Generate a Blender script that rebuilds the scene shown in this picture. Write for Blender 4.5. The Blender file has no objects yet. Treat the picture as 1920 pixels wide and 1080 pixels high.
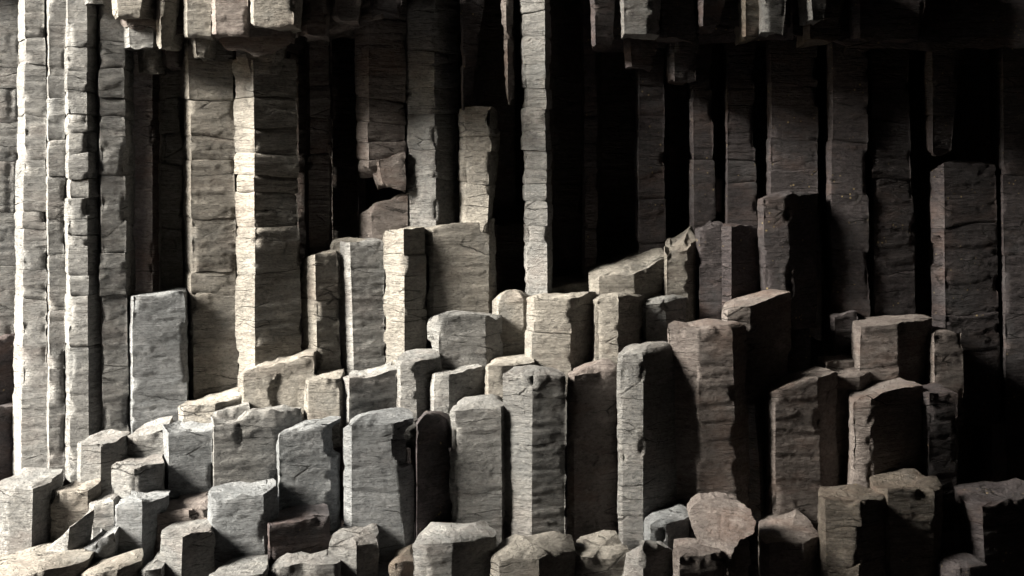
import bpy, math, random
import numpy as np
from mathutils import Vector

# ------------------------------------------------------------------ camera, light, exposure
scene = bpy.context.scene
col = scene.collection
F = 2400.0            # focal length in pixels of the 1920 px wide frame
YH = 300.0            # horizon row
cam_d = bpy.data.cameras.new('camera')
cam = bpy.data.objects.new('camera', cam_d)
col.objects.link(cam)
cam.location = (0, 0, 0)
cam.rotation_euler = (math.radians(90), 0, 0)
cam_d.sensor_width = 36
cam_d.lens = 36 * F / 1920
cam_d.shift_y = -(540 - YH) / 1920
cam_d.clip_start = 0.05
cam_d.clip_end = 500
scene.camera = cam

SUN_DIR = Vector((-0.80, -0.315, 0.51)).normalized()      # towards the light
el = math.asin(SUN_DIR.z)
az = math.atan2(SUN_DIR.x, SUN_DIR.y)
world = bpy.data.worlds.new('World')
scene.world = world
world.use_nodes = True
nt = world.node_tree
sky = nt.nodes.new('ShaderNodeTexSky')
sky.sky_type = 'NISHITA'
sky.sun_disc = False
sky.sun_elevation = el
sky.sun_rotation = az
nt.links.new(sky.outputs[0], nt.nodes['Background'].inputs[0])
nt.nodes['Background'].inputs[1].default_value = 0.05
sun_d = bpy.data.lights.new('sun', 'SUN')
sun = bpy.data.objects.new('sun', sun_d)
col.objects.link(sun)
sun_d.energy = 5.0
sun_d.angle = math.radians(24)
sun_d.color = (1.0, 0.925, 0.80)
sun.location = (-12, 0, 8)
sun.rotation_euler = (-SUN_DIR).to_track_quat('-Z', 'Y').to_euler()
scene.view_settings.view_transform = 'Standard'
scene.view_settings.look = 'None'
scene.view_settings.gamma = 1
scene.view_settings.exposure = 2.65
scene.cycles.use_denoising = True
scene.cycles.denoising_prefilter = 'ACCURATE'
scene.cycles.max_bounces = 4
scene.cycles.diffuse_bounces = 2

rng = random.Random(7)

# ------------------------------------------------------------------ noise (numpy)
def _hash(ix, iy, iz, s):
    h = (ix * 374761393 + iy * 668265263 + iz * 2147483647 + s * 1274126177) & 0xFFFFFFFF
    h = ((h ^ (h >> 13)) * 1274126177) & 0xFFFFFFFF
    h = ((h ^ (h >> 16)) * 2246822519) & 0xFFFFFFFF
    return ((h ^ (h >> 15)) & 0xFFFF) / 32767.5 - 1.0

def vnoise(p, s=0):
    f = np.floor(p)
    i = f.astype(np.int64)
    t = p - f
    t = t * t * t * (t * (t * 6 - 15) + 10)
    r = 0
    for dx in (0, 1):
        wx = t[:, 0] if dx else 1 - t[:, 0]
        for dy in (0, 1):
            wy = t[:, 1] if dy else 1 - t[:, 1]
            for dz in (0, 1):
                wz = t[:, 2] if dz else 1 - t[:, 2]
                r = r + wx * wy * wz * _hash(i[:, 0] + dx, i[:, 1] + dy, i[:, 2] + dz, s)
    return r

def fbm(p, sc, octaves=3, s=0, gain=0.5):
    q = p * np.asarray(sc, float)
    a, r = 1.0, 0
    for o in range(octaves):
        r = r + a * vnoise(q, s + o * 17)
        q = q * 2.03 + 11.7
        a *= gain
    return r

# ------------------------------------------------------------------ materials
def rock_material(name, dark, mid, light, speck=0.0, warm=0.5, rough=0.9):
    dark, mid, light = (tuple(v * 0.8 for v in c) for c in (dark, mid, light))
    m = bpy.data.materials.new(name)
    m.use_nodes = True
    t = m.node_tree
    N, L = t.nodes, t.links
    bs = N['Principled BSDF']
    geo = N.new('ShaderNodeNewGeometry')
    info = N.new('ShaderNodeObjectInfo')

    def math_(op, a, b=None, clamp=False):
        n = N.new('ShaderNodeMath'); n.operation = op; n.use_clamp = clamp
        for k, v in enumerate((a, b)):
            if v is None: continue
            if isinstance(v, (int, float)): n.inputs[k].default_value = v
            else: L.new(v, n.inputs[k])
        return n.outputs[0]

    def noise(sc, scale, detail=6, rough_=0.6, dist=0.0):
        mp = N.new('ShaderNodeMapping'); mp.inputs['Scale'].default_value = sc
        L.new(vec, mp.inputs['Vector'])
        n = N.new('ShaderNodeTexNoise')
        n.inputs['Scale'].default_value = scale
        n.inputs['Detail'].default_value = detail
        n.inputs['Roughness'].default_value = rough_
        n.inputs['Distortion'].default_value = dist
        L.new(mp.outputs[0], n.inputs['Vector'])
        return n.outputs[0]

    def ramp(fac, stops):
        r = N.new('ShaderNodeValToRGB')
        e = r.color_ramp.elements
        while len(e) < len(stops): e.new(0.5)
        for k, (p, c) in enumerate(stops):
            e[k].position = p
            e[k].color = (c, c, c, 1) if isinstance(c, (int, float)) else (*c, 1)
        L.new(fac, r.inputs[0])
        return r.outputs[0]

    def mix(fac, a, b, mode='MIX'):
        n = N.new('ShaderNodeMix'); n.data_type = 'RGBA'; n.blend_type = mode
        for k, v in ((0, fac), (6, a), (7, b)):
            if isinstance(v, (int, float)): n.inputs[k].default_value = v
            elif isinstance(v, tuple): n.inputs[k].default_value = (*v, 1)
            else: L.new(v, n.inputs[k])
        return n.outputs[2]

    off = N.new('ShaderNodeVectorMath'); off.operation = 'MULTIPLY_ADD'
    L.new(info.outputs['Random'], off.inputs[0])
    off.inputs[1].default_value = (7.0, 3.0, 11.0)
    L.new(geo.outputs['Position'], off.inputs[2])
    vec = off.outputs[0]

    stri = noise((1, 1, 2.3), 12.0, 6, 0.78, 0.05)           # level bands
    blot = noise((1, 1, 1.3), 2.4, 4, 0.65, 0.2)
    fine = noise((1, 1, 1.5), 34.0, 5, 0.8, 0.0)
    layer = noise((0.7, 0.7, 9.0), 2.6, 4, 0.55, 0.15)     # ledges left by the growth of the column
    tone = math_('ADD', math_('MULTIPLY', stri, 0.3), math_('ADD', math_('MULTIPLY', blot, 0.3), math_('MULTIPLY', fine, 0.4)))
    c = ramp(tone, [(0.41, dark), (0.5, mid), (0.6, light)])
    # mineral tints: rusty, pale and bluish patches of the stone itself
    tint = noise((1, 1, 2.2), 1.6, 4, 0.7, 0.2)
    c = mix(math_('MULTIPLY', ramp(tint, [(0.5, 0.0), (0.66, 1.0)]), 0.45 * warm), c, (0.17, 0.105, 0.08))
    tint2 = noise((1.2, 1, 0.9), 2.1, 3, 0.7, 0.2)
    c = mix(math_('MULTIPLY', ramp(tint2, [(0.52, 0.0), (0.68, 1.0)]), 0.3 * (1 - warm) + 0.08), c, (0.165, 0.18, 0.19))
    pale = noise((1, 1, 1.8), 5.0, 5, 0.75, 0.1)
    c = mix(math_('MULTIPLY', ramp(pale, [(0.57, 0.0), (0.66, 1.0)]), 0.4), c, tuple(min(0.5, v * 1.5) for v in light))
    # darker in the pits
    c = mix(ramp(fine, [(0.3, 0.7), (0.41, 0.0)]), c, tuple(v * 0.3 for v in dark))
    # cracks: short, mostly level, some upright
    wob = noise((1, 1, 1), 9.0, 3, 0.7)

    def cracks(sc, width, wobble, mscale, lo):
        cr = N.new('ShaderNodeTexVoronoi'); cr.feature = 'DISTANCE_TO_EDGE'
        mp = N.new('ShaderNodeMapping'); mp.inputs['Scale'].default_value = sc
        wv = N.new('ShaderNodeVectorMath'); wv.operation = 'MULTIPLY_ADD'
        L.new(wob, wv.inputs[0]); wv.inputs[1].default_value = wobble; L.new(vec, wv.inputs[2])
        L.new(wv.outputs[0], mp.inputs['Vector']); L.new(mp.outputs[0], cr.inputs['Vector'])
        cr.inputs['Scale'].default_value = 1.0
        k = ramp(cr.outputs['Distance'], [(0.0, 1.0), (width, 0.0)])
        return math_('MULTIPLY', k, ramp(noise((1, 1, 1), mscale, 3, 0.6), [(lo, 0.0), (lo + 0.08, 1.0)]))
    cmask = cracks((1.4, 1.4, 8.0), 0.022, (0.05, 0.05, 0.04), 3.3, 0.52)
    c = mix(math_('MULTIPLY', cmask, 0.8), c, (0.012, 0.011, 0.01))
    # pale crust specks
    if speck:
        vo = N.new('ShaderNodeTexVoronoi'); L.new(vec, vo.inputs['Vector']); vo.inputs['Scale'].default_value = 24
        sp = math_('MULTIPLY', ramp(vo.outputs['Distance'], [(0.13, 1.0), (0.24, 0.0)]),
                   ramp(noise((1, 1, 2.5), 4.0, 5, 0.7), [(0.55, 0.0), (0.63, 1.0)]))
        c = mix(math_('MULTIPLY', sp, speck), c, (0.42, 0.33, 0.17))
    # per stone value change
    br = math_('ADD', math_('MULTIPLY', info.outputs['Random'], 0.22), 0.89)
    hv = N.new('ShaderNodeHueSaturation'); L.new(br, hv.inputs['Value']); L.new(c, hv.inputs['Color'])
    L.new(hv.outputs[0], bs.inputs['Base Color'])
    bs.inputs['Roughness'].default_value = rough
    bs.inputs['Specular IOR Level'].default_value = 0.25
    steps = math_('ADD', ramp(layer, [(0.40, 0.0), (0.415, 1.0)]), math_('ADD', ramp(layer, [(0.49, 0.0), (0.5, 1.0)]), ramp(layer, [(0.57, 0.0), (0.585, 1.0)])))
    hgt = math_('ADD', math_('MULTIPLY', stri, 0.7), math_('ADD', math_('MULTIPLY', fine, 0.65), math_('MULTIPLY', steps, 0.2)))
    hgt = math_('SUBTRACT', hgt, math_('MULTIPLY', cmask, 0.5))
    bp = N.new('ShaderNodeBump')
    bp.inputs['Strength'].default_value = 0.9
    bp.inputs['Distance'].default_value = 0.04
    L.new(hgt, bp.inputs['Height'])
    L.new(bp.outputs[0], bs.inputs['Normal'])
    return m

MAT = {
    'g': rock_material('grey_basalt', (0.147, 0.148, 0.148), (0.245, 0.246, 0.244), (0.365, 0.36, 0.348), 0.0, 0.35),
    'w': rock_material('warm_basalt', (0.162, 0.154, 0.14), (0.274, 0.259, 0.235), (0.397, 0.376, 0.338), 0.0, 0.4),
    'b': rock_material('skylit_grey_basalt', (0.141, 0.149, 0.158), (0.232, 0.246, 0.26), (0.35, 0.36, 0.372), 0.0, 0.1),  # grey rock; cool skylight on the fronts is put into its colour
    'r': rock_material('reddish_basalt', (0.135, 0.115, 0.108), (0.222, 0.195, 0.184), (0.32, 0.288, 0.272), 0.0, 0.9),
    's': rock_material('shaded_speckled_basalt', (0.045, 0.039, 0.042), (0.081, 0.071, 0.076), (0.136, 0.12, 0.123), 0.9, 0.6, 0.75),  # dark speckled rock; part of the right-hand gloom is put into its colour
    'y': rock_material('wet_ochre_basalt', (0.10, 0.086, 0.072), (0.168, 0.146, 0.124), (0.29, 0.255, 0.215), 0.4, 0.8, 0.5),
}

# ------------------------------------------------------------------ helpers
def wx(px, d): return (px - 960.0) / F * d
def wz(py, d): return (YH - py) / F * d

def link_mesh(name, V, faces4, faces3, mat, parent=None, loc=(0, 0, 0)):
    me = bpy.data.meshes.new(name)
    nv = len(V)
    f4 = np.asarray(faces4, np.int32).reshape(-1, 4)
    f3 = np.asarray(faces3, np.int32).reshape(-1, 3)
    me.vertices.add(nv)
    me.vertices.foreach_set('co', np.ascontiguousarray(V - np.asarray(loc), np.float32).ravel())
    nl = f4.size + f3.size
    me.loops.add(nl)
    me.loops.foreach_set('vertex_index', np.concatenate([f4.ravel(), f3.ravel()]).astype(np.int32))
    me.polygons.add(len(f4) + len(f3))
    st = np.concatenate([np.arange(len(f4)) * 4, f4.size + np.arange(len(f3)) * 3]).astype(np.int32)
    me.polygons.foreach_set('loop_start', st)
    me.polygons.foreach_set('use_smooth', np.ones(len(st), bool))
    me.update(calc_edges=True)
    me.validate()
    me.set_sharp_from_angle(angle=math.radians(34))
    me.materials.append(MAT[mat])
    o = bpy.data.objects.new(name, me)
    col.objects.link(o)
    if parent is not None: o.parent = parent
    else: o.location = loc
    return o

def grid_faces(rows, n, base=0):
    """quads between closed rings of n points"""
    a = np.arange(n); b = (a + 1) % n
    out = []
    for r in range(rows - 1):
        i0 = base + r * n; i1 = i0 + n
        out.append(np.stack([i0 + a, i0 + b, i1 + b, i1 + a], 1))
    return np.concatenate(out) if out else np.zeros((0, 4), int)

def smoothstep(a, b, x):
    t = np.clip((x - a) / (b - a), 0, 1)
    return t * t * (3 - 2 * t)

SEED = [0]
def drum_mesh(P0, P1, z0, z1, za, zb, edge, vis, mat, name, parent, loc, *, dome=0.0, cap_rough=0.012, rim=0.014,
              first=False, last=False, rough=1.0, bites=(), res=0.017, bottom_rough=0.0, bulge=0.0, chip=1.0, ends=0.010):
    """one block of a column. P0/P1: outline at the column's foot and head (n,2); z0/z1 their heights (z1 per point);
    the block spans heights za..zb (zb per point)."""
    SEED[0] += 1; s = SEED[0] * 31
    n = len(P0)
    H = float(np.mean(zb - za))
    rows = max(4, int(H / res))
    tt = np.linspace(0, 1, rows)
    # crowd rows at the ends so that the rounded rim is resolved
    tt = tt + 0.0
    rings = []
    cen0, cen1 = P0.mean(0), P1.mean(0)
    jx, jy = (rng.uniform(-1, 1) * 0.006, rng.uniform(-1, 1) * 0.006)
    for t in tt:
        z = za + (zb - za) * t
        f = ((z - z0) / np.maximum(z1 - z0, 1e-3))[:, None]
        xy = P0 * (1 - f) + P1 * f
        rings.append(np.column_stack([xy[:, 0] + jx, xy[:, 1] + jy, z]))
    B = np.concatenate(rings)
    T = np.repeat(tt, n)
    E = np.tile(edge, rows)
    # outward normal of the outline
    Q = P1
    d = np.roll(Q, -1, 0) - np.roll(Q, 1, 0)
    nr = np.column_stack([d[:, 1], -d[:, 0]])
    nr /= np.maximum(np.linalg.norm(nr, axis=1, keepdims=True), 1e-6)
    area = np.sum(Q[:, 0] * np.roll(Q[:, 1], -1) - np.roll(Q[:, 0], -1) * Q[:, 1])
    if area < 0: nr = -nr
    NR = np.tile(nr, (rows, 1))
    dist = np.minimum(T, 1 - T) * H                        # distance to nearer end
    dtop = (1 - T) * H
    disp = 0.006 * fbm(B, (1.6, 1.6, 1.8), 2, s)
    disp += rough * 0.0016 * fbm(B, (3, 3, 26.0), 3, s + 3)
    disp += rough * 0.0010 * fbm(B, (30, 30, 45.0), 2, s + 5)
    led = fbm(B, (1.2, 1.2, 8.0), 3, s + 9)
    disp += rough * 0.0035 * (smoothstep(0.2, 0.23, led) - smoothstep(-0.33, -0.3, led))
    # chips along the vertical edges
    ch = np.clip(fbm(B, (5, 5, 5.5), 4, s + 13) - 0.2, 0, 1)
    disp -= chip * 0.045 * ch * np.exp(-(E / 0.022) ** 2)
    # rounded, broken ends
    en = ends * np.clip(0.7 + 1.3 * fbm(B, (6, 6, 1), 2, s + 21), 0.05, 3)
    r_ = np.clip(1 - dist / (0.012 + en * 1.5), 0, 1) ** 2
    disp -= np.abs(en) * r_
    if last:
        ch2 = np.clip(fbm(B, (7, 7, 4.0), 3, s + 23) - 0.25, 0, 1)
        disp -= chip * 0.032 * ch2 * np.exp(-(dtop / 0.05) ** 2)
    disp += bulge * (4 * T * (1 - T) - 0.5)
    B[:, :2] += NR * disp[:, None]
    for (bx, by, rx, ry, dep) in bites:
        px = B[:, 0] / B[:, 1] * F + 960; py = YH - B[:, 2] / B[:, 1] * F
        q = ((px - bx) / rx) ** 2 + ((py - by) / ry) ** 2
        q = q + 0.35 * fbm(B, (9, 9, 9), 2, s + 41)
        w = 1 - smoothstep(0.75, 1.0, q)
        c_ = np.tile((cen0 + cen1) / 2, (len(B), 1)) - B[:, :2]
        c_ /= np.maximum(np.linalg.norm(c_, axis=1, keepdims=True), 1e-5)
        B[:, :2] += c_ * (w * dep * (0.75 + 0.5 * vnoise(B * 7, s)))[:, None]
    # uneven rim of a broken end
    rz = rim * fbm(np.column_stack([B[:, 0], B[:, 1], np.zeros(len(B))]), (7, 7, 1), 3, s + 51)
    if last: B[:, 2] += rz * T ** 3
    if first and bottom_rough:
        B[:, 2] += bottom_rough * fbm(np.column_stack([B[:, 0], B[:, 1], np.zeros(len(B))]), ((2.2, 2.2, 1) if bottom_rough > 0.1 else (6, 6, 1)), 4, s + 57) * (1 - T) ** 2
    F4 = [grid_faces(rows, n)]
    F3 = []
    verts = [B]
    nvt = len(B)

    def cap(ring, idx0, up, fancy):
        nonlocal nvt, dome
        c = ring.mean(0)
        rad = np.mean(np.linalg.norm(ring[:, :2] - c[:2], axis=1))
        k = max(2, int(rad / (0.020 if fancy else 0.08)))
        ss = np.linspace(1, 0, k + 2)[1:-1]
        prev = idx0
        a = np.arange(n); b = (a + 1) % n
        sgn = 1 if up else -1
        zr = ring[:, 2]
        for q in ss:
            R = c + (ring - c) * q
            zz = zr * q + c[2] * (1 - q)
            if up and not fancy: zz = zz + dome * (1 - q * q)
            if fancy:
                e = min(1.0, (1 - q) * 4)
                P = np.column_stack([R[:, 0], R[:, 1], np.zeros(n)])
                zz = zz + sgn * dome * (1 - q * q) + e * cap_rough * fbm(P, (5, 5, 1), 4, s + 61) \
                    + e * cap_rough * 0.5 * smoothstep(0.0, 0.06, fbm(P, (4, 4, 1), 2, s + 67))
                zz = zz + rim * (1 - e) * 0
            R = np.column_stack([R[:, :2], zz])
            verts.append(R)
            i0, i1 = prev, nvt
            q4 = np.stack([i0 + a, i0 + b, i1 + b, i1 + a], 1)
            F4.append(q4 if up else q4[:, ::-1])
            prev = nvt; nvt += n
        zc = verts[-1][:, 2].mean()
        verts.append(np.array([[c[0], c[1], zc]]))
        t3 = np.stack([prev + a, prev + b, np.full(n, nvt)], 1)
        F3.append(t3 if up else t3[:, ::-1])
        nvt += 1
    if not last: dome = 0.03                               # the joint is closed inside: no light passes
    cap(B[-n:], (rows - 1) * n, True, last)
    cap(B[:n], 0, False, first and bottom_rough > 0)
    V = np.concatenate(verts)
    return link_mesh(name, V, np.concatenate(F4), np.concatenate(F3), mat, parent, loc)

def resample(corners, tops, nvis, res):
    """round the corners of a closed outline and resample; returns points, top offsets, distance to a corner"""
    pts, tz, ed = [], [], []
    m = len(corners)
    for k in range(m):
        a, b = np.array(corners[k]), np.array(corners[(k + 1) % m])
        ta, tb = tops[k], tops[(k + 1) % m]
        L = float(np.linalg.norm(b - a))
        step = res if k < nvis - 1 else 0.07
        q = max(1, int(L / step))
        for j in range(q):
            f = j / q
            pts.append(a * (1 - f) + b * f); tz.append(ta * (1 - f) + tb * f)
            ed.append(min(f, 1 - f) * L)
    return np.array(pts), np.array(tz), np.array(ed)

FLOOR = -3.0
COLS = []
def column(label, d, cs, top, bot, joints=(), mat='g', th=0.42, dome=0.0, back=0.0, name='basalt_column', cat='rock column',
           group=None, hang=False, cap=0.012, rim=0.014, bites=(), bulge=0.003, rough=1.0, chip=1.0, floor=True, res=0.0125,
           brough=0.05, ends=0.004):
    """cs: corners from left to right as seen, each (x at the head, x at the foot, metres behind the front).
    top / bot: rows (measured at depth d) of head and foot; top may be one row per corner."""
    m = len(cs)
    tops = list(top) if isinstance(top, (list, tuple)) else [top] * m
    front0 = [(wx(c[1], d + c[2]), d + c[2]) for c in cs]
    front1 = [(wx(c[0], d + c[2]), d + c[2]) for c in cs]
    zt = [wz(y, d) for y in tops]
    def closed(fr, zt):
        (xl, yl), (xr, yr) = fr[0], fr[-1]
        w = xr - xl
        bk = d + th
        ins = 0.16 * w
        yb = max(bk, yl + 0.06, yr + 0.06)
        pts = list(fr) + [(xr - 0.02, (yr + yb) / 2), (xr - ins, yb), (xl + ins, yb), (xl + 0.02, (yl + yb) / 2)]
        z = list(zt) + [zt[-1] + back * 0.5, zt[-1] + back, zt[0] + back, zt[0] + back * 0.5]
        return pts, z
    c0, z_ = closed(front0, zt); c1, z_ = closed(front1, zt)
    # same resampling for both outlines: use the head's spacing
    P1, TZ, ED = resample(c1, z_, m, res)
    # matching foot outline
    P0 = []
    mm = len(c1)
    for k in range(mm):
        a, b = np.array(c1[k]), np.array(c1[(k + 1) % mm])
        L = float(np.linalg.norm(b - a)); step = res if k < m - 1 else 0.07
        q = max(1, int(L / step))
        a0, b0 = np.array(c0[k]), np.array(c0[(k + 1) % mm])
        for j in range(q): P0.append(a0 * (1 - j / q) + b0 * (j / q))
    P0 = np.array(P0)
    zb = wz(bot, d)
    zs = [zb] + sorted(wz(j, d) for j in joints if wz(j, d) > zb + 0.05)
    base = (float(np.mean([p[0] for p in front0])), d + 0.15, zb)
    many = len(zs) > 1
    if many:
        root = bpy.data.objects.new(name, None); col.objects.link(root); root.location = base
        root.empty_display_size = 0.1
    else: root = None
    objs = []
    for k, za in enumerate(zs):
        lastd = k == len(zs) - 1
        tiltx, curv = rng.uniform(-1, 1) * 0.09, rng.uniform(-1, 1) * 0.25
        def joint(z):
            u = P1[:, 0] - P1[:, 0].mean()
            q = np.column_stack([P1[:, 0] * 7, P1[:, 1] * 7, np.full(len(P1), z * 3)])
            return z + tiltx * u + curv * (u * u - 0.02) + 0.012 * vnoise(q, 5)
        zhi = TZ if lastd else joint(zs[k + 1]) - 0.002
        zlo = np.full(len(P1), za) if k == 0 else zprev
        zprev = zhi + 0.004
        o = drum_mesh(P0, P1, zb, np.maximum(TZ, zb + 0.05), zlo, zhi, ED, m, mat, 'drum' if many else name,
                      root, base, dome=dome, cap_rough=cap, rim=rim, first=(k == 0), last=lastd, rough=rough,
                      bites=bites, bottom_rough=(brough if hang else 0), bulge=bulge if many else 0.0, chip=chip, res=res, ends=ends)
        objs.append(o)
    top_o = root if many else objs[0]
    top_o['kind'] = 'thing'; top_o['label'] = label; top_o['category'] = cat
    if group: top_o['group'] = group
    COLS.append(top_o)
    return top_o

def slab(label, outline, d, th, mat='g', name='broken_slab', cat='rock', dome=0.03, res=0.02, cap=0.012, tilt=(0, 0), group=None, rays=None):
    """a broken piece lying with its broken face towards the viewer: outline rows/columns at depth d, tilted, real thickness"""
    SEED[0] += 1; s = SEED[0] * 31
    O = np.array(outline, float)
    c = O.mean(0)
    pts = []
    for k in range(len(O)):
        a, b = O[k], O[(k + 1) % len(O)]
        L = np.linalg.norm(b - a) / F * d
        q = max(1, int(L / res))
        for j in range(q): pts.append(a + (b - a) * j / q)
    P = np.array(pts)
    P = P + 2.6 * np.column_stack([vnoise(np.column_stack([P / 7.0, P[:, 0] * 0]), s), vnoise(np.column_stack([P / 7.0, P[:, 0] * 0]), s + 3)])
    n = len(P)
    def depth(Q): return d + tilt[0] * (Q[:, 0] - c[0]) / F * d + tilt[1] * (Q[:, 1] - c[1]) / F * d
    def world(Q, dd): return np.column_stack([(Q[:, 0] - 960) / F * dd, dd, (YH - Q[:, 1]) / F * dd])
    rings = []
    layers = max(3, int(th / res))
    for k in range(layers + 1):
        f = 1 - k / layers                                # from the back to the front
        Q = c + (P - c) * (1 - 0.10 * f)
        W = world(Q, depth(Q)); W[:, 1] += th * f
        rings.append(W)
    for q in np.linspace(1, 0, 12)[1:-1]:
        Q = c + (P - c) * q
        W = world(Q, depth(Q)); W[:, 1] -= dome * (1 - q * q)
        rings.append(W)
    B = np.concatenate(rings)
    if rays:                                              # fracture ribs spreading from one point
        px = B[:, 0] / B[:, 1] * F + 960; py = YH - B[:, 2] / B[:, 1] * F
        an = np.arctan2(px - rays[0], rays[1] - py)
        B[:, 1] += 0.008 * fbm(np.column_stack([an * 9, np.hypot(px - rays[0], py - rays[1]) * 0.008, an * 0]), 1.0, 3, s + 3)
    nse = 0.012 * fbm(B, (4, 4, 4), 3, s) + 0.005 * fbm(B, (14, 14, 18), 3, s + 5)
    ctr = B.mean(0)
    dirv = B - ctr; dirv /= np.maximum(np.linalg.norm(dirv, axis=1, keepdims=True), 1e-5)
    B = B + dirv * (nse * cap / 0.012)[:, None]
    F4 = grid_faces(len(rings), n)
    a = np.arange(n); b = (a + 1) % n
    i = len(B)
    cc = B[-n:].mean(0); cb = B[:n].mean(0)
    V = np.concatenate([B, [cc], [cb]])
    F3 = np.concatenate([np.stack([(len(rings) - 1) * n + a, (len(rings) - 1) * n + b, np.full(n, i)], 1),
                         np.stack([b, a, np.full(n, i + 1)], 1)])
    base = (float(B[:, 0].mean()), float(B[:, 1].mean()), float(B[:, 2].min()))
    o = link_mesh(name, V, F4, F3, mat, None, base)
    o['label'] = label; o['category'] = cat
    if group: o['group'] = group
    COLS.append(o)
    return o

# ------------------------------------------------------------------ the cave (setting)
def cave_sheet(name, fn, nu, nv, mat, amp=0.25, sc=0.6):
    """a lumpy rock sheet over a parameter square"""
    SEED[0] += 1; s = SEED[0] * 31
    u, v = np.meshgrid(np.linspace(0, 1, nu), np.linspace(0, 1, nv))
    V = np.array([fn(a, b) for a, b in zip(u.ravel(), v.ravel())], float)
    dsp = amp * np.column_stack([fbm(V, (sc,) * 3, 4, s), fbm(V, (sc,) * 3, 4, s + 7), fbm(V, (sc,) * 3, 4, s + 13)])
    V = V + dsp
    i = np.arange(nu * nv).reshape(nv, nu)
    F4 = np.stack([i[:-1, :-1], i[:-1, 1:], i[1:, 1:], i[1:, :-1]], -1).reshape(-1, 4)
    o = link_mesh(name, V, F4, np.zeros((0, 3), int), mat)
    o['kind'] = 'structure'
    return o

MX = -7.5             # the cave mouth lies at this x, open from the column wall towards the sea
cave_sheet('ground', lambda u, v: (-30 + 42 * u, -8 + 22 * v, -3.15), 90, 50, 's', 0.08, 0.9)
cave_sheet('cave_back_wall', lambda u, v: (-12 + 24 * u, 11.2 - 0.8 * max(0, 0.35 - u) + 0.4 * abs((55 * u) % 1 - 0.45), -3.3 + 10.5 * v), 700, 40, 's', 0.06)
cave_sheet('added_side_wall', lambda u, v: (-12 + 8.0 * u, 9.9 + 0.4 * abs((19 * u) % 1 - 0.45) + 0.9 * max(0, u - 0.93) * 10, -3.3 + 10.5 * v), 320, 60, 'g', 0.05)  # unseen run of wall, added to stop light slipping behind the columns
cave_sheet('added_upper_wall', lambda u, v: (-12 + 21 * u, 9.6, 1.5 + 6.0 * v), 90, 30, 'g', 0.07)  # out of view, added so no sun passes over the column heads
cave_sheet('added_soffit', lambda u, v: (-12 + 21 * u, 9.5 + 2.3 * v, 1.46), 80, 12, 'r', 0.05)  # unseen, added to close off light from above the columns
cave_sheet('cave_roof', lambda u, v: (MX + 19 * u, -8 + 20 * v, 6.4 - 2.0 * u), 60, 60, 's', 0.25)  # out of view; lip height set to dim the sun towards the right
cave_sheet('cave_far_wall', lambda u, v: (MX + 19 * u, -4.5, -3.4 + 10.5 * v), 40, 20, 's', 0.3)
cave_sheet('cave_end_wall', lambda u, v: (8.5, -8 + 20 * u, -3.4 + 10.5 * v), 40, 20, 's', 0.3)
cave_sheet('sun_blocking_pier', lambda u, v: (MX, -8 + 13.15 * u + 0.6 * v, -3.4 + 10.5 * v), 30, 20, 's', 0.25)  # unseen blocker, its edge shaped to cut the sun towards the right

# ------------------------------------------------------------------ the column wall
W = 'columns of the rear wall'
S = 'broken column stumps of the stepped terrace'
B_ = 'loose blocks at the foot of the terrace'
O = 'broken column ends hanging under the roof'

# --- far left wall
column('jointed grey column cut by the left edge of the picture', 9.75, [(-40, -40, 0.1), (-12, -12, 0.0), (20, 17, 0.03), (38, 33, 0.05)], -60, 760,
       [165, 228, 300, 400, 500], 'g', group=W, chip=0.4)
column('tall column with a bright left edge, nearest the left edge', 9.3, [(35, 22, 0.22), (48, 40, 0.0), (84, 91, 0.03)], -60, 905,
       [72, 118, 215, 300, 400, 430, 560], 'g', group=W, bulge=0.004)
column('thin tall column between two bright-edged neighbours at far left', 9.22, [(87, 86, 0.16), (91, 91, 0.0), (125, 121, 0.03)], -60, 905,
       [140, 182, 262, 330, 480, 585, 690], 'g', group=W, bulge=0.003)
column('tall knobbly column with deep notched right side in shadow, third from the left', 9.14,
       [(122, 117, 0.16), (127, 131, 0.0), (164, 166, 0.02), (184, 197, 0.14)], -60, 905,
       [87, 135, 172, 215, 250, 288, 335, 372, 440, 515, 552, 650], 'g', group=W, bulge=0.003, ends=0.007, chip=1.5)
column('tall column left of the deep black recess', 9.2, [(178, 186, 0.12), (186, 192, 0.0), (232, 240, 0.06)], -60, 830,
       [75, 130, 185, 217, 330, 475, 555], 'g', group=W, bulge=0.003)
column('black column deep inside the recess at left', 10.35, [(222, 222, 0.1), (240, 240, 0), (285, 285, 0), (305, 305, 0.1)], -60, 640, [], 'r', group=W)
column('pale brown column at the back of the recess, right of the black gap', 9.62, [(298, 298, 0.2), (303, 303, 0.05), (338, 345, 0.0)], 120, 640, [185, 250, 310, 430], 'w', group=W)
column('short column with flat top below the black recess', 9.2, [(236, 236, 0.2), (248, 247, 0.0), (346, 352, 0.11)], [560, 558, 550], 830, [], 'b', group=S)
column('broad tall column with a bright white left edge and two low joints', 9.4, [(337, 350, 0.2), (354, 362, 0.0), (437, 446, 0.10)], 60, 790,
       [186, 256, 300, 410, 511, 552], 'w', group=W, bulge=0.003)
column('tall column with cream left face and dark right face beside the low joints', 9.3, [(437, 444, 0.13), (476, 478, 0.0), (556, 566, 0.17)], 110, 730,
       [182, 240, 288, 330, 362, 427, 514], 'w', group=W, bulge=0.004, ends=0.007)

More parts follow.
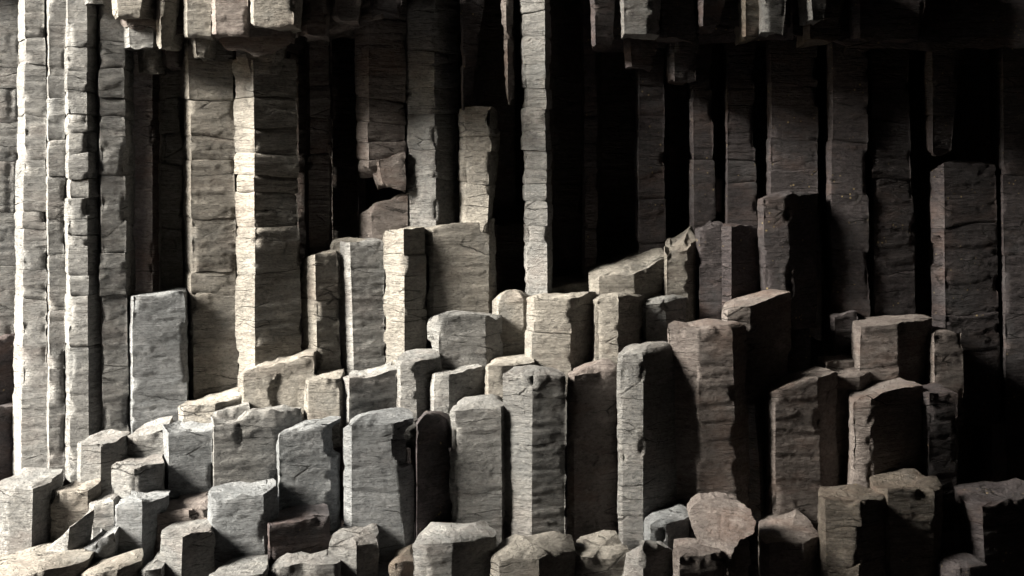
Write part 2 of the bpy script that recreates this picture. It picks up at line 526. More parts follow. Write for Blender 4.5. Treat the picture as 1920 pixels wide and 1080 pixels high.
# --- middle of the rear wall
column('black column in the gap behind the cream-faced tall column', 10.55, [(545, 545, 0.1), (560, 560, 0), (590, 590, 0.05)], -60, 560, [], 'r', group=W)
column('dim brown column standing in the shade right of the cream-faced column', 9.64, [(572, 572, 0.12), (580, 580, 0), (616, 620, 0.02)], -60, 560, [160, 220, 290], 'r', group=W)
column('black column in the shadow beside the dim brown column', 10.5, [(610, 612, 0.1), (622, 624, 0.05), (672, 672, 0.15)], -60, 560, [], 'r', group=W)
column('hanging broken column of four drums above a black cavity', 9.6, [(664, 666, 0.14), (692, 690, 0.0), (762, 760, 0.10)], -40, 322,
       [185, 230, 266, 298], 'r', group=W, hang=True, bulge=0.003, ends=0.008)
column('wedge-shaped block hanging in front of the black cavity', 9.58, [(694, 704, 0.12), (708, 720, 0.0), (762, 762, 0.04)], [312, 300, 288], 352, [], 'r',
       name='hanging_block', cat='rock', group=O, hang=True, rim=0.02)
column('slant-topped brown stump under the black cavity', 9.64, [(670, 672, 0.12), (694, 696, 0.0), (764, 764, 0.06)], [402, 388, 362], 500, [], 'r', group=S, rim=0.02)
column('pale jointed column with a wavy right edge beside the black cavity', 9.6, [(755, 762, 0.16), (765, 770, 0.09), (814, 818, 0.0), (860, 862, 0.22)], -60, 470,
       [96, 118, 163, 212, 282, 335], 'g', group=W, bulge=0.003, chip=1.5)
column('dim column end hanging down and narrowing above the pale short column', 9.62, [(862, 864, 0.05), (868, 868, 0.0), (916, 880, 0.06)], -60, 205, [80], 's',
       group=W, hang=True)
column('pale short column with chipped corner under the hanging narrow end', 9.56, [(860, 860, 0.15), (872, 872, 0.08), (926, 913, 0.0), (944, 922, 0.25)], [204, 200, 199, 202], 435,
       [255, 282, 345], 'w', group=S, bites=[(935, 222, 20, 26, 0.06)])
column('black column behind the pale short column', 10.45, [(880, 880, 0.1), (895, 895, 0), (965, 975, 0.1)], -60, 560, [], 'r', group=W)
column('thin splinter of rock hanging beside the narrow black opening', 9.62, [(936, 948, 0.06), (948, 952, 0.0), (962, 964, 0.05)], -60, 195, [75], 'r',
       name='hanging_splinter', cat='rock', th=0.15, hang=True, group=O)
column('slender pale column of many short drums in the middle of the wall', 9.56, [(974, 982, 0.14), (980, 988, 0.08), (1022, 1026, 0.0), (1034, 1036, 0.14)], -60, 570,
       [20, 68, 120, 165, 203, 246, 282, 318, 345, 380, 425], 'g', group=W, bulge=0.003, ends=0.007)
column('black column right of the slender many-drummed column', 10.4, [(1025, 1025, 0.1), (1040, 1040, 0), (1090, 1090, 0.1)], -60, 580, [], 'r', group=W)
column('narrow dim column between two black gaps', 9.85, [(1086, 1092, 0.08), (1092, 1098, 0.0), (1118, 1121, 0.03)], -60, 560, [218, 268, 315, 430, 486], 's', group=W)
column('black column left of the dark speckled columns', 10.5, [(1112, 1112, 0.1), (1130, 1130, 0), (1195, 1195, 0.1)], -60, 560, [], 'r', group=W)
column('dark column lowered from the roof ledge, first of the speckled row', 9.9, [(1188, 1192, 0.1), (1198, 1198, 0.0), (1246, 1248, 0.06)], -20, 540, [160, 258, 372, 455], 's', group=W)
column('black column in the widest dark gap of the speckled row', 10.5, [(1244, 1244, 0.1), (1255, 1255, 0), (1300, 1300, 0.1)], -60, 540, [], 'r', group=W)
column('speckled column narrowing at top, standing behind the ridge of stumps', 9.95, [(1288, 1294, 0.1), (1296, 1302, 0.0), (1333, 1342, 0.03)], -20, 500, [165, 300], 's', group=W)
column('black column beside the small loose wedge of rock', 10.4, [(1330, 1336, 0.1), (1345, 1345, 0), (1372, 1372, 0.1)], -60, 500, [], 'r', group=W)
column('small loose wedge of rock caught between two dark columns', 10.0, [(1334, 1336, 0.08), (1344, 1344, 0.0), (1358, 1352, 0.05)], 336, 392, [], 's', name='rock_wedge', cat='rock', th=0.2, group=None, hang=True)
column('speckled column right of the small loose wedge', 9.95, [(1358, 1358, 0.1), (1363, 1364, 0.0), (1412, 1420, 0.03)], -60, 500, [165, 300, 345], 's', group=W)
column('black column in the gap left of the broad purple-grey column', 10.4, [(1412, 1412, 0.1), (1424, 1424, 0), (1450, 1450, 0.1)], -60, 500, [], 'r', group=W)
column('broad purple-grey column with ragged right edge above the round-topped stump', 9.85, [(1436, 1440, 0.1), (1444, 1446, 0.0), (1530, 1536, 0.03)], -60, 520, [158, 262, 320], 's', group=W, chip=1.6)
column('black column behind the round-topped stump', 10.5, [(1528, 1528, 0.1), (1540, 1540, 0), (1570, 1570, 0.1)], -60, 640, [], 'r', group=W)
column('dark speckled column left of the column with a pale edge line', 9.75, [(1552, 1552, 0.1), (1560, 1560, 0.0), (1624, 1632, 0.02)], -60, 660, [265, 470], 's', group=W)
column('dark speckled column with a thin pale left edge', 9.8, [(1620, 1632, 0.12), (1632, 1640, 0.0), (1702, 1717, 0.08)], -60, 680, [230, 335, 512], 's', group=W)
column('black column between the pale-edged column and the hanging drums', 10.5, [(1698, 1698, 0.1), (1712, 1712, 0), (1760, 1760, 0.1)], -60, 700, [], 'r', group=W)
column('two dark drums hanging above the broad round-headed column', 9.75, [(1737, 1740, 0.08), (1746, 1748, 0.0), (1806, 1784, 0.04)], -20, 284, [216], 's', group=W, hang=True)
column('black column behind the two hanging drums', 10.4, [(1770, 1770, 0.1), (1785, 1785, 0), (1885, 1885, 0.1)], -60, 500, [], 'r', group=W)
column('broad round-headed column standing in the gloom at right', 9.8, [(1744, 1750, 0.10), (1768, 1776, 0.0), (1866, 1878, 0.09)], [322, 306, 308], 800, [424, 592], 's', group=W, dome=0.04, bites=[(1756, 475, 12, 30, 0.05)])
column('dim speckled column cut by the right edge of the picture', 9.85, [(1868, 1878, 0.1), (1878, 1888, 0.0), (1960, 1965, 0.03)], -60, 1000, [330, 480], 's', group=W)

# --- second row: the tall stumps in the middle
column('cream stump with a level crack half way, leftmost of the tall stumps', 9.42, [(561, 566, 0.16), (591, 597, 0.0), (634, 641, 0.09)], [490, 482, 474], 730, [563], 'w', group=S, rim=0.02, bulge=0.0)
column('tall stump with narrow lit edge between two cream-edged stumps', 9.46, [(630, 640, 0.14), (655, 664, 0.0), (720, 722, 0.08)], [455, 456, 453], 730, [], 'g', group=S, rim=0.02, th=0.22)
column('thin flake standing behind the top corner of the narrow-edged tall stump', 9.56, [(619, 619, 0.04), (624, 624, 0.0), (690, 690, 0.04)], [455, 451, 449], 560, [], 'w', name='rock_flake', cat='rock', th=0.12)
column('tall stump with the broadest cream left face', 9.4, [(717, 718, 0.14), (757, 757, 0.0), (798, 798, 0.12)], [438, 430, 427], 725, [479, 578], 'w', group=S, bulge=0.0)
column('broad flat-fronted stump whose left half lies in shadow', 9.55, [(796, 800, 0.05), (812, 812, 0.0), (916, 915, 0.07), (930, 930, 0.2)], [428, 427, 413, 410], 640, [], 'w', group=S, th=0.22)
column('black column behind the flat-fronted stump', 10.2, [(900, 900, 0.1), (930, 930, 0), (1000, 1000, 0.1)], 420, 640, [], 'r', group=W)
column('squat stump with wavy top in front of the flat-fronted stump', 9.25, [(800, 798, 0.14), (823, 822, 0.0), (910, 914, 0.07), (942, 944, 0.2)], [606, 592, 598, 597], 740, [], 'g', group=S, dome=0.02, rim=0.03, bites=[(806, 665, 14, 34, 0.06)])
column('pale stump with rounded dome top, left of the square pale stump', 9.5, [(921, 923, 0.08), (934, 934, 0.0), (982, 982, 0.01), (1000, 1000, 0.15)], [568, 562, 562, 562], 730, [640], 'w', group=S, dome=0.06, bulge=0.0)
column('small low dome of rock behind the square pale stump', 9.95, [(980, 980, 0.08), (995, 995, 0), (1026, 1026, 0.06)], 556, 640, [], 'w', group=S, dome=0.05, th=0.3)
column('square pale stump with black right side and level cracks', 9.2, [(985, 986, 0.14), (1000, 998, 0.03), (1070, 1074, 0.01), (1118, 1116, 0.25)], [563, 562, 560, 556], 740, [625], 'w', group=S, bulge=0.0)
column('pale stump right of the square one with equal lit and black halves', 9.2, [(1108, 1110, 0.09), (1118, 1118, 0.03), (1160, 1158, 0.01), (1208, 1206, 0.26)], [566, 563, 560, 558], 740, [], 'w', group=S, dome=0.02)
column('dim stump below the end of the ridge, half in black shadow', 9.4, [(1204, 1206, 0.08), (1212, 1212, 0.0), (1248, 1250, 0.02), (1292, 1290, 0.25)], [572, 570, 566, 562], 720, [], 'g', group=S, dome=0.02)
column('low slab at the lower left end of the sloping ridge', 9.75, [(1026, 1026, 0.1), (1034, 1034, 0.0), (1106, 1106, 0.03)], [541, 540, 528], 640, [], 'w', group=S, th=0.5, back=0.03)
column('wide stump with long sloping sunlit top climbing to the ridge', 9.5, [(1102, 1106, 0.08), (1122, 1122, 0.0), (1188, 1190, 0.02), (1252, 1246, 0.22)], [524, 520, 515, 488], 640, [], 'w', group=S, th=0.6, back=0.10, rim=0.025, cap=0.025)
column('dim block behind the long sloping top', 10.0, [(1116, 1116, 0.08), (1122, 1122, 0.0), (1190, 1190, 0.05)], [486, 482, 478], 560, [], 's', group=S, th=0.3)
column('pale narrow stump with a lumpy broken head on the ridge', 9.6, [(1243, 1246, 0.06), (1250, 1250, 0.0), (1290, 1292, 0.02), (1320, 1316, 0.22)], [474, 470, 462, 450], 660, [], 'w', group=S, cap=0.04, rim=0.03, back=0.07)
column('dark fronted stump with a bright broken rim at the top of the ridge', 9.65, [(1303, 1308, 0.1), (1312, 1312, 0.0), (1358, 1358, 0.02)], [440, 432, 424], 680, [], 's', group=S, cap=0.03, rim=0.03, back=0.02)
column('black stump at the top of the ridge, left of the round-topped one', 9.6, [(1354, 1354, 0.05), (1372, 1372, 0.0), (1438, 1440, 0.2)], [424, 424, 430], 700, [], 's', group=S, rim=0.02)
column('round-topped stump with pale left face below the purple-grey column', 9.55, [(1421, 1428, 0.06), (1430, 1438, 0.0), (1474, 1488, 0.02), (1536, 1530, 0.2)], [378, 370, 366, 364], 620, [], 's', group=S, dome=0.03)
column('low stump with sunlit sloping top right of the ridge', 9.1, [(1356, 1358, 0.06), (1364, 1364, 0.0), (1408, 1410, 0.02), (1484, 1482, 0.25)], [584, 582, 574, 556], 760, [], 'r', group=S, th=0.5, back=0.02)

# --- third row
column('low lit block with wavy top at the foot of the cream-faced tall column', 9.15, [(446, 444, 0.06), (456, 456, 0.0), (510, 512, 0.02), (592, 575, 0.06)], [698, 697, 692, 674], 800, [], 'w', group=S, back=0.03, rim=0.03, bites=[(540, 740, 34, 40, 0.05)])
column('bright small stump with dark notch at its right side', 8.95, [(570, 571, 0.08), (578, 580, 0.0), (637, 636, 0.0), (648, 648, 0.1)], [712, 710, 708, 706], 840, [], 'w', group=S, rim=0.02)
column('dark fronted stump with lit top edge beside the bright small stump', 8.95, [(644, 644, 0.1), (656, 656, 0.0), (744, 742, 0.12)], [712, 710, 700], 840, [], 'g', group=S, rim=0.02)
column('stump with lit left and dark right halves below the broadest cream face', 9.0, [(742, 742, 0.1), (752, 752, 0.0), (780, 784, 0.0), (830, 826, 0.2)], [682, 680, 678, 674], 840, [], 'g', group=S, back=0.02)
column('low stump with black triangular right face', 8.98, [(808, 808, 0.06), (815, 815, 0.0), (843, 843, 0.0), (910, 906, 0.2)], [706, 703, 704, 694], 840, [], 'g', group=S)
column('small cream block tucked behind the two-tone tall stump', 9.0, [(907, 908, 0.06), (914, 914, 0.0), (946, 946, 0.0), (1004, 1004, 0.18)], [690, 688, 687, 682], 800, [], 'w', group=S, th=0.5)
column('tall stump with pale left face and striated grey right face', 8.6, [(941, 943, 0.10), (997, 995, 0.0), (1063, 1060, 0.055)], [708, 706, 708], 1060, [], 'g', group=S, dome=0.03, th=0.5)
column('dark fronted stump with a sunlit curved top, between two pale columns', 8.72, [(1062, 1062, 0.03), (1076, 1076, 0.0), (1164, 1163, 0.12)], [712, 706, 694], 1060, [], 'r', group=S, dome=0.04, th=0.5)
column('stump with narrow lit face and rounded black side', 8.62, [(1158, 1160, 0.05), (1168, 1168, 0.02), (1206, 1206, 0.0), (1282, 1290, 0.26)], [672, 668, 664, 660], 1060, [], 'g', group=S, dome=0.04, th=0.5)
column('big cracked stump with lit upper corner and brown front', 8.75, [(1251, 1262, 0.08), (1310, 1312, 0.0), (1374, 1384, 0.03), (1400, 1410, 0.2)], [620, 618, 616, 614], 1000, [], 'r', group=S, rim=0.02, cap=0.025)

# --- fourth row
column('low slanting rock slab at the foot of the broad tall column', 9.05, [(332, 332, 0.1), (342, 342, 0.0), (402, 402, 0.0), (452, 450, 0.12)], [768, 762, 756, 744], 840, [], 'w', group=S, rim=0.02, back=0.02)
column('flat flake lying behind the cracked block pair', 8.98, [(398, 398, 0.06), (405, 405, 0.0), (468, 468, 0.05)], [776, 772, 766], 840, [], 'g', group=S, rim=0.02, th=0.3)
column('wide cracked block with jagged lit top edge', 8.75, [(394, 396, 0.1), (401, 402, 0.0), (514, 518, 0.11), (568, 560, 0.2)], [790, 800, 784, 780], 960, [], 'g', group=S, rim=0.035, cap=0.03, bites=[(446, 815, 6, 26, 0.05)])
column('block with a shallow dished top at left', 8.72, [(305, 305, 0.14), (315, 314, 0.0), (398, 400, 0.06)], [806, 812, 808], 980, [], 'b', group=S, dome=-0.03, rim=0.02)
column('low stone with sloping top between the dished block and its left neighbour', 8.85, [(234, 234, 0.06), (242, 242, 0.0), (310, 310, 0.03)], [820, 818, 808], 960, [], 'g', group=S, back=0.02)
column('stone with flat slanting top and dark right side, at the foot of the left columns', 8.68, [(142, 144, 0.06), (150, 150, 0.0), (188, 188, 0.0), (237, 236, 0.14)], [831, 831, 832, 830], 980, [], 'g', group=S, rim=0.02)
column('small wedge-shaped block with brown mossy top', 8.48, [(209, 211, 0.10), (252, 252, 0.0), (304, 304, 0.12)], [878, 882, 880], 990, [], 'g', group=S, rim=0.02)
column('tall smooth stump with rounded back and broken dark right edge', 8.45, [(644, 646, 0.06), (660, 660, 0.0), (738, 766, 0.05), (777, 777, 0.12)], [806, 797, 796, 792], 1090, [], 'b', group=S, dome=0.06, th=0.5, rough=0.8, chip=0.5, bites=[(762, 835, 26, 46, 0.07)])
column('leaning stump with a bite out of its upper right corner', 8.6, [(518, 519, 0.12), (524, 524, 0.0), (622, 622, 0.065), (642, 640, 0.14)], [820, 814, 798, 796], 1010, [], 'b', group=S, rim=0.02, bites=[(628, 822, 24, 32, 0.08)])
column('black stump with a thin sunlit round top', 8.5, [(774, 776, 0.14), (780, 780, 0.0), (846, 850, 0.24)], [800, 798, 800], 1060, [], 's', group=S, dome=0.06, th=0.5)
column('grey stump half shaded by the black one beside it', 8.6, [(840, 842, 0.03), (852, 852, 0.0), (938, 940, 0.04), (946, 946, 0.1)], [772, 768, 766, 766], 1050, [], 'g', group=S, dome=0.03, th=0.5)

# --- lower left foreground
column('dark block cut by the left edge, above the big flat slab', 9.42, [(-40, -40, 0.1), (-20, -20, 0.0), (38, 44, 0.16)], [766, 766, 766], 940, [], 's', group=S, th=0.5)
column('dark stump cut by the left edge beside the tall bright-edged column', 9.55, [(-40, -40, 0.1), (-15, -15, 0.0), (28, 26, 0.14)], [640, 640, 632], 800, [684], 's', group=S)
column('flat topped slab at far left with black right side', 8.3, [(-25, -22, 0.08), (13, 13, 0.0), (62, 57, 0.0), (104, 102, 0.22)], [918, 920, 922, 914], 1080, [], 'g', group=S, th=0.55)
column('brown banded slab beside the black cleft at far left', 8.42, [(95, 97, 0.02), (106, 108, 0.0), (166, 166, 0.02), (186, 184, 0.12)], [926, 926, 922, 916], 1080, [], 'w', group=S, th=0.45)
column('small upright stone below the stone with the slanting top', 8.35, [(166, 168, 0.06), (174, 174, 0.0), (214, 214, 0.02)], [946, 946, 942], 1060, [], 'g', group=S)
column('tall stone with a pointed dark right flank, lower left', 8.2, [(214, 214, 0.08), (220, 220, 0.0), (268, 266, 0.0), (320, 290, 0.2)], [946, 945, 944, 944], 1090, [], 'b', group=S, rim=0.02)
column('low brown stone with a chipped front edge behind the two-faced block', 8.32, [(286, 286, 0.06), (294, 294, 0.0), (390, 390, 0.03)], [962, 960, 956], 1090, [], 'r', group=S, bites=[(372, 964, 20, 12, 0.04)], th=0.5)
column('broad rough block with thin bright left edge in the lower left', 8.2, [(387, 388, 0.12), (395, 396, 0.0), (493, 497, 0.03), (522, 520, 0.16)], [934, 934, 930, 926], 1100, [], 'b', group=S, rim=0.025)
column('two-faced block with a pale left face and a black right face', 7.95, [(294, 296, 0.10), (342, 338, 0.0), (404, 402, 0.16)], [1008, 1010, 1006], 1110, [], 'g', group=S)
column('dark fronted block with sunlit top, lower middle left', 8.2, [(497, 498, 0.12), (505, 505, 0.0), (618, 617, 0.16)], [988, 986, 978], 1110, [], 's', group=S, th=0.45)
column('low slab at the bottom edge below the dark fronted block', 7.95, [(502, 502, 0.06), (512, 512, 0.0), (640, 640, 0.06)], [1072, 1070, 1068], 1120, [], 'g', group=B_, name='foreground_rock', cat='rock', rim=0.03)
column('mossy two-sided block in front of the tall smooth stump', 8.1, [(615, 617, 0.08), (668, 668, 0.0), (712, 706, 0.10)], [1024, 1032, 1022], 1110, [], 'g', group=B_, name='foreground_rock', cat='rock', dome=0.017, rim=0.03)
column('small stone wedged at the bottom edge right of the mossy block', 8.1, [(724, 726, 0.06), (740, 740, 0.0), (776, 774, 0.05)], [1066, 1060, 1056], 1120, [], 'y', group=B_, name='foreground_rock', cat='rock', dome=0.017)
column('curved slanting shard leaning against the brown banded slab', 8.05, [(86, 90, 0.12), (128, 120, 0.0), (178, 160, 0.14)], [1042, 992, 966], 1090, [], 'g', name='broken_shard', cat='rock', th=0.2, rim=0.02)
column('small jagged stone left of the tall pointed stone', 8.02, [(152, 153, 0.06), (176, 176, 0.0), (218, 214, 0.08)], [1024, 1030, 1010], 1100, [], 'b', group=B_, name='foreground_rock', cat='rock', rim=0.04)
column('smooth boulder at the bottom left corner', 7.7, [(-40, -40, 0.15), (0, 0, 0.0), (70, 70, 0.0), (170, 150, 0.2)], [1092, 1090, 1080, 1066], 1140, [], 'w', group=B_, name='foreground_rock', cat='rock', dome=0.033, th=0.5)
column('flat rock shelf behind the smooth boulder in the bottom left corner', 8.0, [(-40, -40, 0.1), (0, 0, 0.0), (60, 60, 0.0), (100, 95, 0.1)], [1068, 1062, 1056, 1050], 1130, [], 'w', group=B_, name='foreground_rock', cat='rock', dome=0.011, th=0.4)
column('rounded boulder with dark hollow side at the bottom edge', 7.75, [(150, 150, 0.1), (180, 180, 0.0), (222, 222, 0.02), (268, 262, 0.18)], [1086, 1076, 1072, 1066], 1140, [], 'w', group=B_, name='foreground_rock', cat='rock', dome=0.028)
column('small pale stone at the bottom edge left of the two-faced block', 7.85, [(258, 258, 0.06), (270, 270, 0.0), (304, 304, 0.05)], [1076, 1072, 1070], 1140, [], 'g', group=B_, name='foreground_rock', cat='rock', dome=0.022)
column('pale stone at the bottom edge right of the two-faced block', 7.8, [(392, 392, 0.06), (402, 402, 0.0), (500, 500, 0.05)], [1084, 1082, 1080], 1140, [], 'g', group=B_, name='foreground_rock', cat='rock', dome=0.011)

# --- lower middle and right foreground
column('broken rock with domed sunlit top and hollowed front, bottom centre', 8.0, [(771, 774, 0.05), (800, 800, 0.0), (850, 846, 0.02), (932, 925, 0.2)], [1026, 1024, 1022, 1024], 1120, [], 'g', group=B_, name='foreground_rock', cat='rock', dome=0.033, th=0.55, rim=0.012, chip=0.4, cap=0.008)
column('warm domed rock with jagged pale lip at the bottom edge', 7.95, [(916, 918, 0.08), (935, 935, 0.0), (1010, 1010, 0.0), (1080, 1078, 0.18)], [1058, 1054, 1052, 1040], 1130, [], 'w', group=B_, name='foreground_rock', cat='rock', dome=0.055, th=0.5, rim=0.035)
column('flat rock with pale front lip right of the warm domed rock', 8.1, [(1074, 1076, 0.05), (1090, 1090, 0.0), (1182, 1180, 0.06)], [1046, 1044, 1040], 1130, [], 'w', group=B_, name='foreground_rock', cat='rock', dome=0.017, rim=0.03, th=0.5)
column('wedge of grey rock with a pale left side near the fan-shaped slab', 7.95, [(1162, 1166, 0.16), (1204, 1208, 0.0), (1262, 1260, 0.14)], [1066, 1022, 1046], 1130, [], 'g', name='broken_shard', cat='rock', th=0.35, rim=0.03, chip=1.5)
column('small whitish block with black right side left of the fan-shaped slab', 8.3, [(1208, 1212, 0.05), (1220, 1220, 0.0), (1254, 1252, 0.02), (1300, 1296, 0.2)], [992, 990, 988, 980], 1110, [], 'b', group=B_, name='foreground_rock', cat='rock', rim=0.02, th=0.5, bites=[(1240, 1005, 8, 14, 0.03)])
slab('fan-shaped tilted slab with radiating cracks, bottom right of centre', [(1290, 965), (1300, 950), (1318, 940), (1350, 936), (1392, 941), (1406, 955), (1417, 978), (1412, 998), (1385, 1016), (1372, 1040), (1364, 1066), (1348, 1044), (1326, 1030), (1306, 1005)], 8.15, 0.26, 'r', name='tilted_slab', dome=-0.03, rays=(1350, 1075), tilt=(-0.42, -0.6))
column('dark flat rock below the fan-shaped slab', 7.9, [(1262, 1264, 0.06), (1275, 1275, 0.0), (1362, 1360, 0.06)], [1048, 1046, 1050], 1130, [], 'r', group=B_, name='foreground_rock', cat='rock', dome=0.011, rim=0.02)
column('dim block right of the fan-shaped slab', 8.2, [(1366, 1368, 0.06), (1380, 1380, 0.0), (1408, 1406, 0.03)], [1022, 1018, 1016], 1120, [], 'r', group=B_, name='foreground_rock', cat='rock')
column('reddish stump with slanting top, standing in the dark right half', 8.85, [(1440, 1444, 0.05), (1454, 1454, 0.0), (1534, 1546, 0.06), (1572, 1572, 0.2)], [740, 734, 710, 706], 1060, [], 'r', group=S, th=0.5)
column('low ledge with pale chipped rim in front of the reddish stump', 8.3, [(1432, 1434, 0.06), (1444, 1444, 0.0), (1510, 1510, 0.0), (1544, 1542, 0.16)], [1024, 1022, 1020, 1016], 1130, [], 'r', group=B_, name='foreground_rock', cat='rock', dome=0.011, rim=0.02, th=0.6, back=0.04)
column('dim narrow stump behind the reddish stump, below the flat block', 9.1, [(1542, 1542, 0.08), (1570, 1570, 0.0), (1612, 1604, 0.02), (1640, 1636, 0.2)], [712, 708, 706, 700], 960, [], 'r', group=S)
column('small brown ledge beside the pale-topped square stump', 9.3, [(1540, 1540, 0.06), (1552, 1552, 0.0), (1640, 1640, 0.1)], [684, 682, 678], 800, [], 'r', group=S)
column('dim stump left of the pale-topped square stump', 9.6, [(1556, 1558, 0.08), (1566, 1566, 0.0), (1612, 1608, 0.03)], [592, 590, 586], 740, [], 's', group=S)
column('square stump with pale streaked front in the dark right half', 9.25, [(1606, 1604, 0.06), (1614, 1612, 0.0), (1684, 1690, 0.02), (1748, 1740, 0.24)], [614, 612, 610, 604], 800, [], 'r', group=S, th=0.5)
column('narrow brown stump in front of the round-headed column', 9.3, [(1744, 1746, 0.06), (1752, 1754, 0.0), (1806, 1810, 0.04)], [628, 626, 626], 800, [], 'r', group=S)
column('stump with narrow lit left face and black front, lower right', 8.75, [(1600, 1598, 0.045), (1634, 1628, 0.02), (1732, 1728, 0.24)], [756, 748, 730], 1000, [], 'r', group=S, th=0.5)
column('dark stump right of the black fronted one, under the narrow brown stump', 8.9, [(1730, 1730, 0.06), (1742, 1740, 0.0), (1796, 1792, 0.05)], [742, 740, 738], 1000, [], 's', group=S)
column('jagged block with wet ochre top at lower right', 8.2, [(1536, 1540, 0.1), (1546, 1548, 0.03), (1616, 1606, 0.0), (1668, 1662, 0.2)], [944, 942, 944, 940], 1120, [990, 1062], 'y', group=B_, name='foreground_rock', cat='rock', dome=-0.02, rim=0.02, bulge=0.0)
column('rough dark block with ochre rim right of the jagged block', 8.35, [(1644, 1655, 0.08), (1664, 1672, 0.0), (1752, 1750, 0.04), (1768, 1762, 0.14)], [924, 920, 918, 918], 1120, [], 'y', group=B_, name='foreground_rock', cat='rock', rim=0.025, th=0.5)
column('broad dim rock in the lower right corner', 8.4, [(1812, 1830, 0.06), (1840, 1850, 0.0), (1900, 1900, 0.06), (1980, 1980, 0.16)], [950, 946, 944, 940], 1120, [985], 's', group=B_, name='foreground_rock', cat='rock', th=0.6, bulge=0.0)
column('dim low rock in the dark cleft beside the corner rock', 8.2, [(1766, 1766, 0.1), (1800, 1800, 0.0), (1850, 1850, 0.05)], [1070, 1066, 1064], 1130, [], 's', group=B_, name='foreground_rock', cat='rock', dome=0.017)

# --- broken ends under the roof
def ledge(label, d, cs, bot, mat='s', th=1.2):
    o = column(label, d, cs, -120, bot, [], mat, hang=True, name='roof_ledge', cat='rock ledge', th=th, brough=0.17, chip=1.6, res=0.018)
ledge('rock ledge carrying the broken blocks at upper left', 9.12, [(196, 215, 0.25), (230, 238, 0.0), (330, 330, 0.05), (430, 430, 0.0), (548, 545, 0.04), (572, 565, 0.5)], 56, 'r')
ledge('dark rock ledge above the speckled columns at upper right', 9.5, [(1104, 1130, 0.3), (1160, 1170, 0.05), (1300, 1300, 0.1), (1420, 1420, 0.0), (1600, 1590, 0.05), (1760, 1760, 0.1), (1990, 1990, 0.1)], 62, 's')
ledge('low dark ledge at the top edge left of the pale jointed column', 9.5, [(560, 572, 0.1), (590, 592, 0.0), (660, 660, 0.05), (720, 716, 0.0), (752, 740, 0.2)], 34, 'r', th=0.5)
H = dict(hang=True, name='roof_block', cat='rock', group=O, th=0.5, rim=0.02, chip=1.3, brough=0.022)
column('block hanging at the top edge with an overhanging lit front, leftmost', 8.95, [(206, 212, 0.1), (216, 222, 0.0), (276, 262, 0.02), (296, 290, 0.15)], -80, 32, [], 'w', **H)
column('small dark ledge hanging at the top edge beside the leftmost lit block', 9.1, [(150, 156, 0.1), (165, 165, 0.0), (200, 194, 0.05)], -80, 10, [], 'g', **H)
column('pale block hanging just below the leftmost lit block', 9.15, [(231, 233, 0.12), (242, 242, 0.0), (290, 288, 0.03)], -40, 88, [], 'g', **H)
column('narrow block with pale left edge hanging between two squarer blocks', 9.0, [(288, 291, 0.12), (298, 299, 0.0), (342, 322, 0.08)], -80, 86, [], 'w', **H)
column('small square lump hanging in front of the black recess', 9.35, [(256, 260, 0.08), (268, 270, 0.0), (302, 298, 0.03)], 60, 134, [], 'w', **H)
column('darker square lump hanging right beside the small lump', 9.4, [(300, 303, 0.06), (308, 310, 0.0), (342, 336, 0.05)], 60, 126, [], 'r', **H)
column('brown block hanging at the top edge above the broad tall column', 9.0, [(341, 345, 0.1), (350, 352, 0.0), (398, 396, 0.03)], -80, 68, [], 'w', **H)
column('pointed stone tooth hanging above the bright-edged broad column', 9.1, [(352, 358, 0.06), (362, 366, 0.0), (400, 390, 0.04)], 40, 104, [], 'w', **H)
column('brown square block hanging with a white chipped corner', 8.95, [(396, 398, 0.06), (403, 406, 0.0), (470, 466, 0.03)], -80, 66, [], 'r', **H)
column('largest square lit block hanging from the top edge', 8.8, [(466, 470, 0.1), (474, 476, 0.0), (552, 550, 0.02), (566, 562, 0.15)], -80, 46, [], 'w', **H)
column('rounded broken cap hanging over the cream-faced tall column', 9.3, [(438, 446, 0.1), (450, 470, 0.0), (520, 512, 0.03), (536, 530, 0.12)], [60, 58, 66, 80], 138, [], 'w', **dict(H, dome=0.02))
column('dark ledge block hanging right of the largest lit block', 9.15, [(556, 562, 0.1), (572, 576, 0.0), (622, 610, 0.05)], -80, 62, [], 'r', **H)
column('dark block with a lit lip hanging above the hanging drum column', 9.2, [(614, 622, 0.1), (630, 632, 0.0), (690, 672, 0.06)], -80, 36, [], 'r', **H)
column('dark block hanging above the pale jointed column', 9.3, [(684, 690, 0.1), (700, 702, 0.0), (770, 752, 0.08)], -80, 24, [], 's', **H)
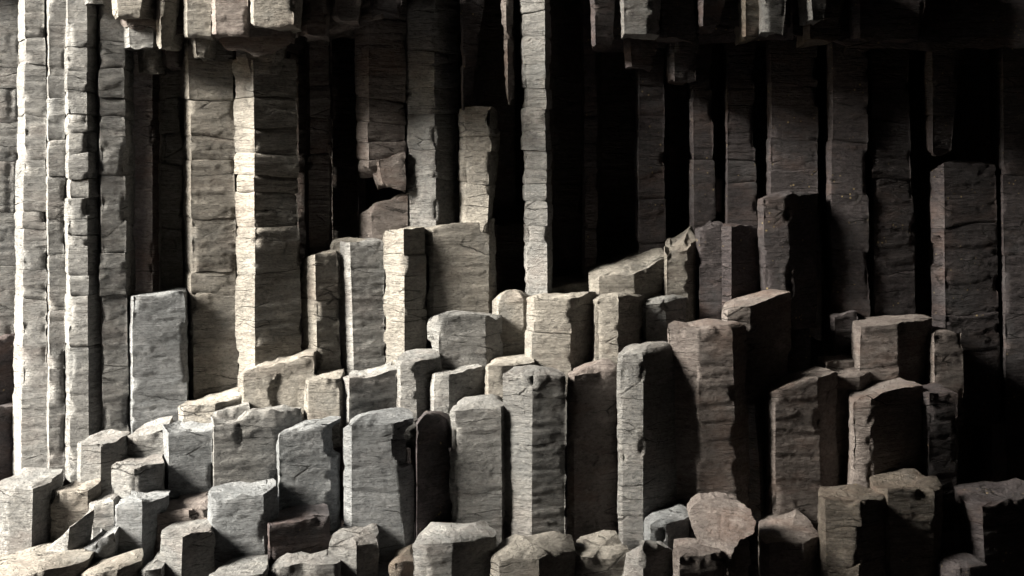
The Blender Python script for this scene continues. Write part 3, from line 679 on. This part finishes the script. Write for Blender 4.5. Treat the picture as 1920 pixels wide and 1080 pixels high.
column('purple-grey block hanging left of the pale lit roof block', 9.4, [(1102, 1108, 0.1), (1112, 1116, 0.0), (1164, 1150, 0.06)], -80, 84, [], 's', **H)
column('pale tall block hanging at the left end of the right-hand roof ledge', 9.2, [(1160, 1164, 0.08), (1168, 1170, 0.0), (1224, 1222, 0.02), (1240, 1236, 0.15)], -80, 66, [], 'g', **H)
column('dark ledge stone with slanting pale flakes right of the pale tall block', 9.35, [(1224, 1230, 0.1), (1240, 1242, 0.0), (1312, 1304, 0.06)], -80, 72, [], 's', **H)
column('purple stone hanging in the middle of the right-hand ledge', 9.25, [(1304, 1308, 0.08), (1320, 1316, 0.0), (1374, 1350, 0.06)], -80, 48, [], 's', **H)
column('lumpy dark stone beneath the right-hand ledge', 9.55, [(1168, 1172, 0.08), (1180, 1184, 0.0), (1236, 1230, 0.05)], 50, 126, [], 's', **H)
column('small dark knob hanging beneath the ledge above the speckled columns', 9.6, [(1244, 1252, 0.08), (1262, 1264, 0.0), (1312, 1304, 0.05)], 50, 152, [], 's', **H)
column('dark stone with ochre stains hanging left of the pale cone', 9.25, [(1384, 1390, 0.08), (1396, 1398, 0.0), (1428, 1426, 0.03)], -80, 70, [], 'y', **H)
column('pale cone-shaped stone hanging from the right-hand ledge', 9.05, [(1424, 1428, 0.08), (1432, 1438, 0.0), (1484, 1470, 0.03)], -80, 60, [], 'g', **H)
column('pale rounded stone hanging at the right end of the ledge', 9.05, [(1504, 1514, 0.08), (1516, 1524, 0.0), (1556, 1546, 0.03)], -80, 36, [], 'g', **H)
column('dark lump with pale crust hanging below the rounded pale stone', 9.35, [(1500, 1506, 0.1), (1516, 1518, 0.0), (1598, 1570, 0.06)], -40, 78, [], 'y', **H)
column('black roof block between the ledge and the upper right corner', 9.3, [(1590, 1600, 0.1), (1612, 1614, 0.0), (1745, 1730, 0.06)], -80, 74, [], 's', **H)
column('dark stone hanging in the gap between the pale cone and rounded stone', 9.45, [(1476, 1480, 0.1), (1484, 1486, 0.0), (1512, 1508, 0.05)], -80, 66, [], 's', **H)
print('columns', len(COLS), 'verts', sum(len(m.vertices) for m in bpy.data.meshes))
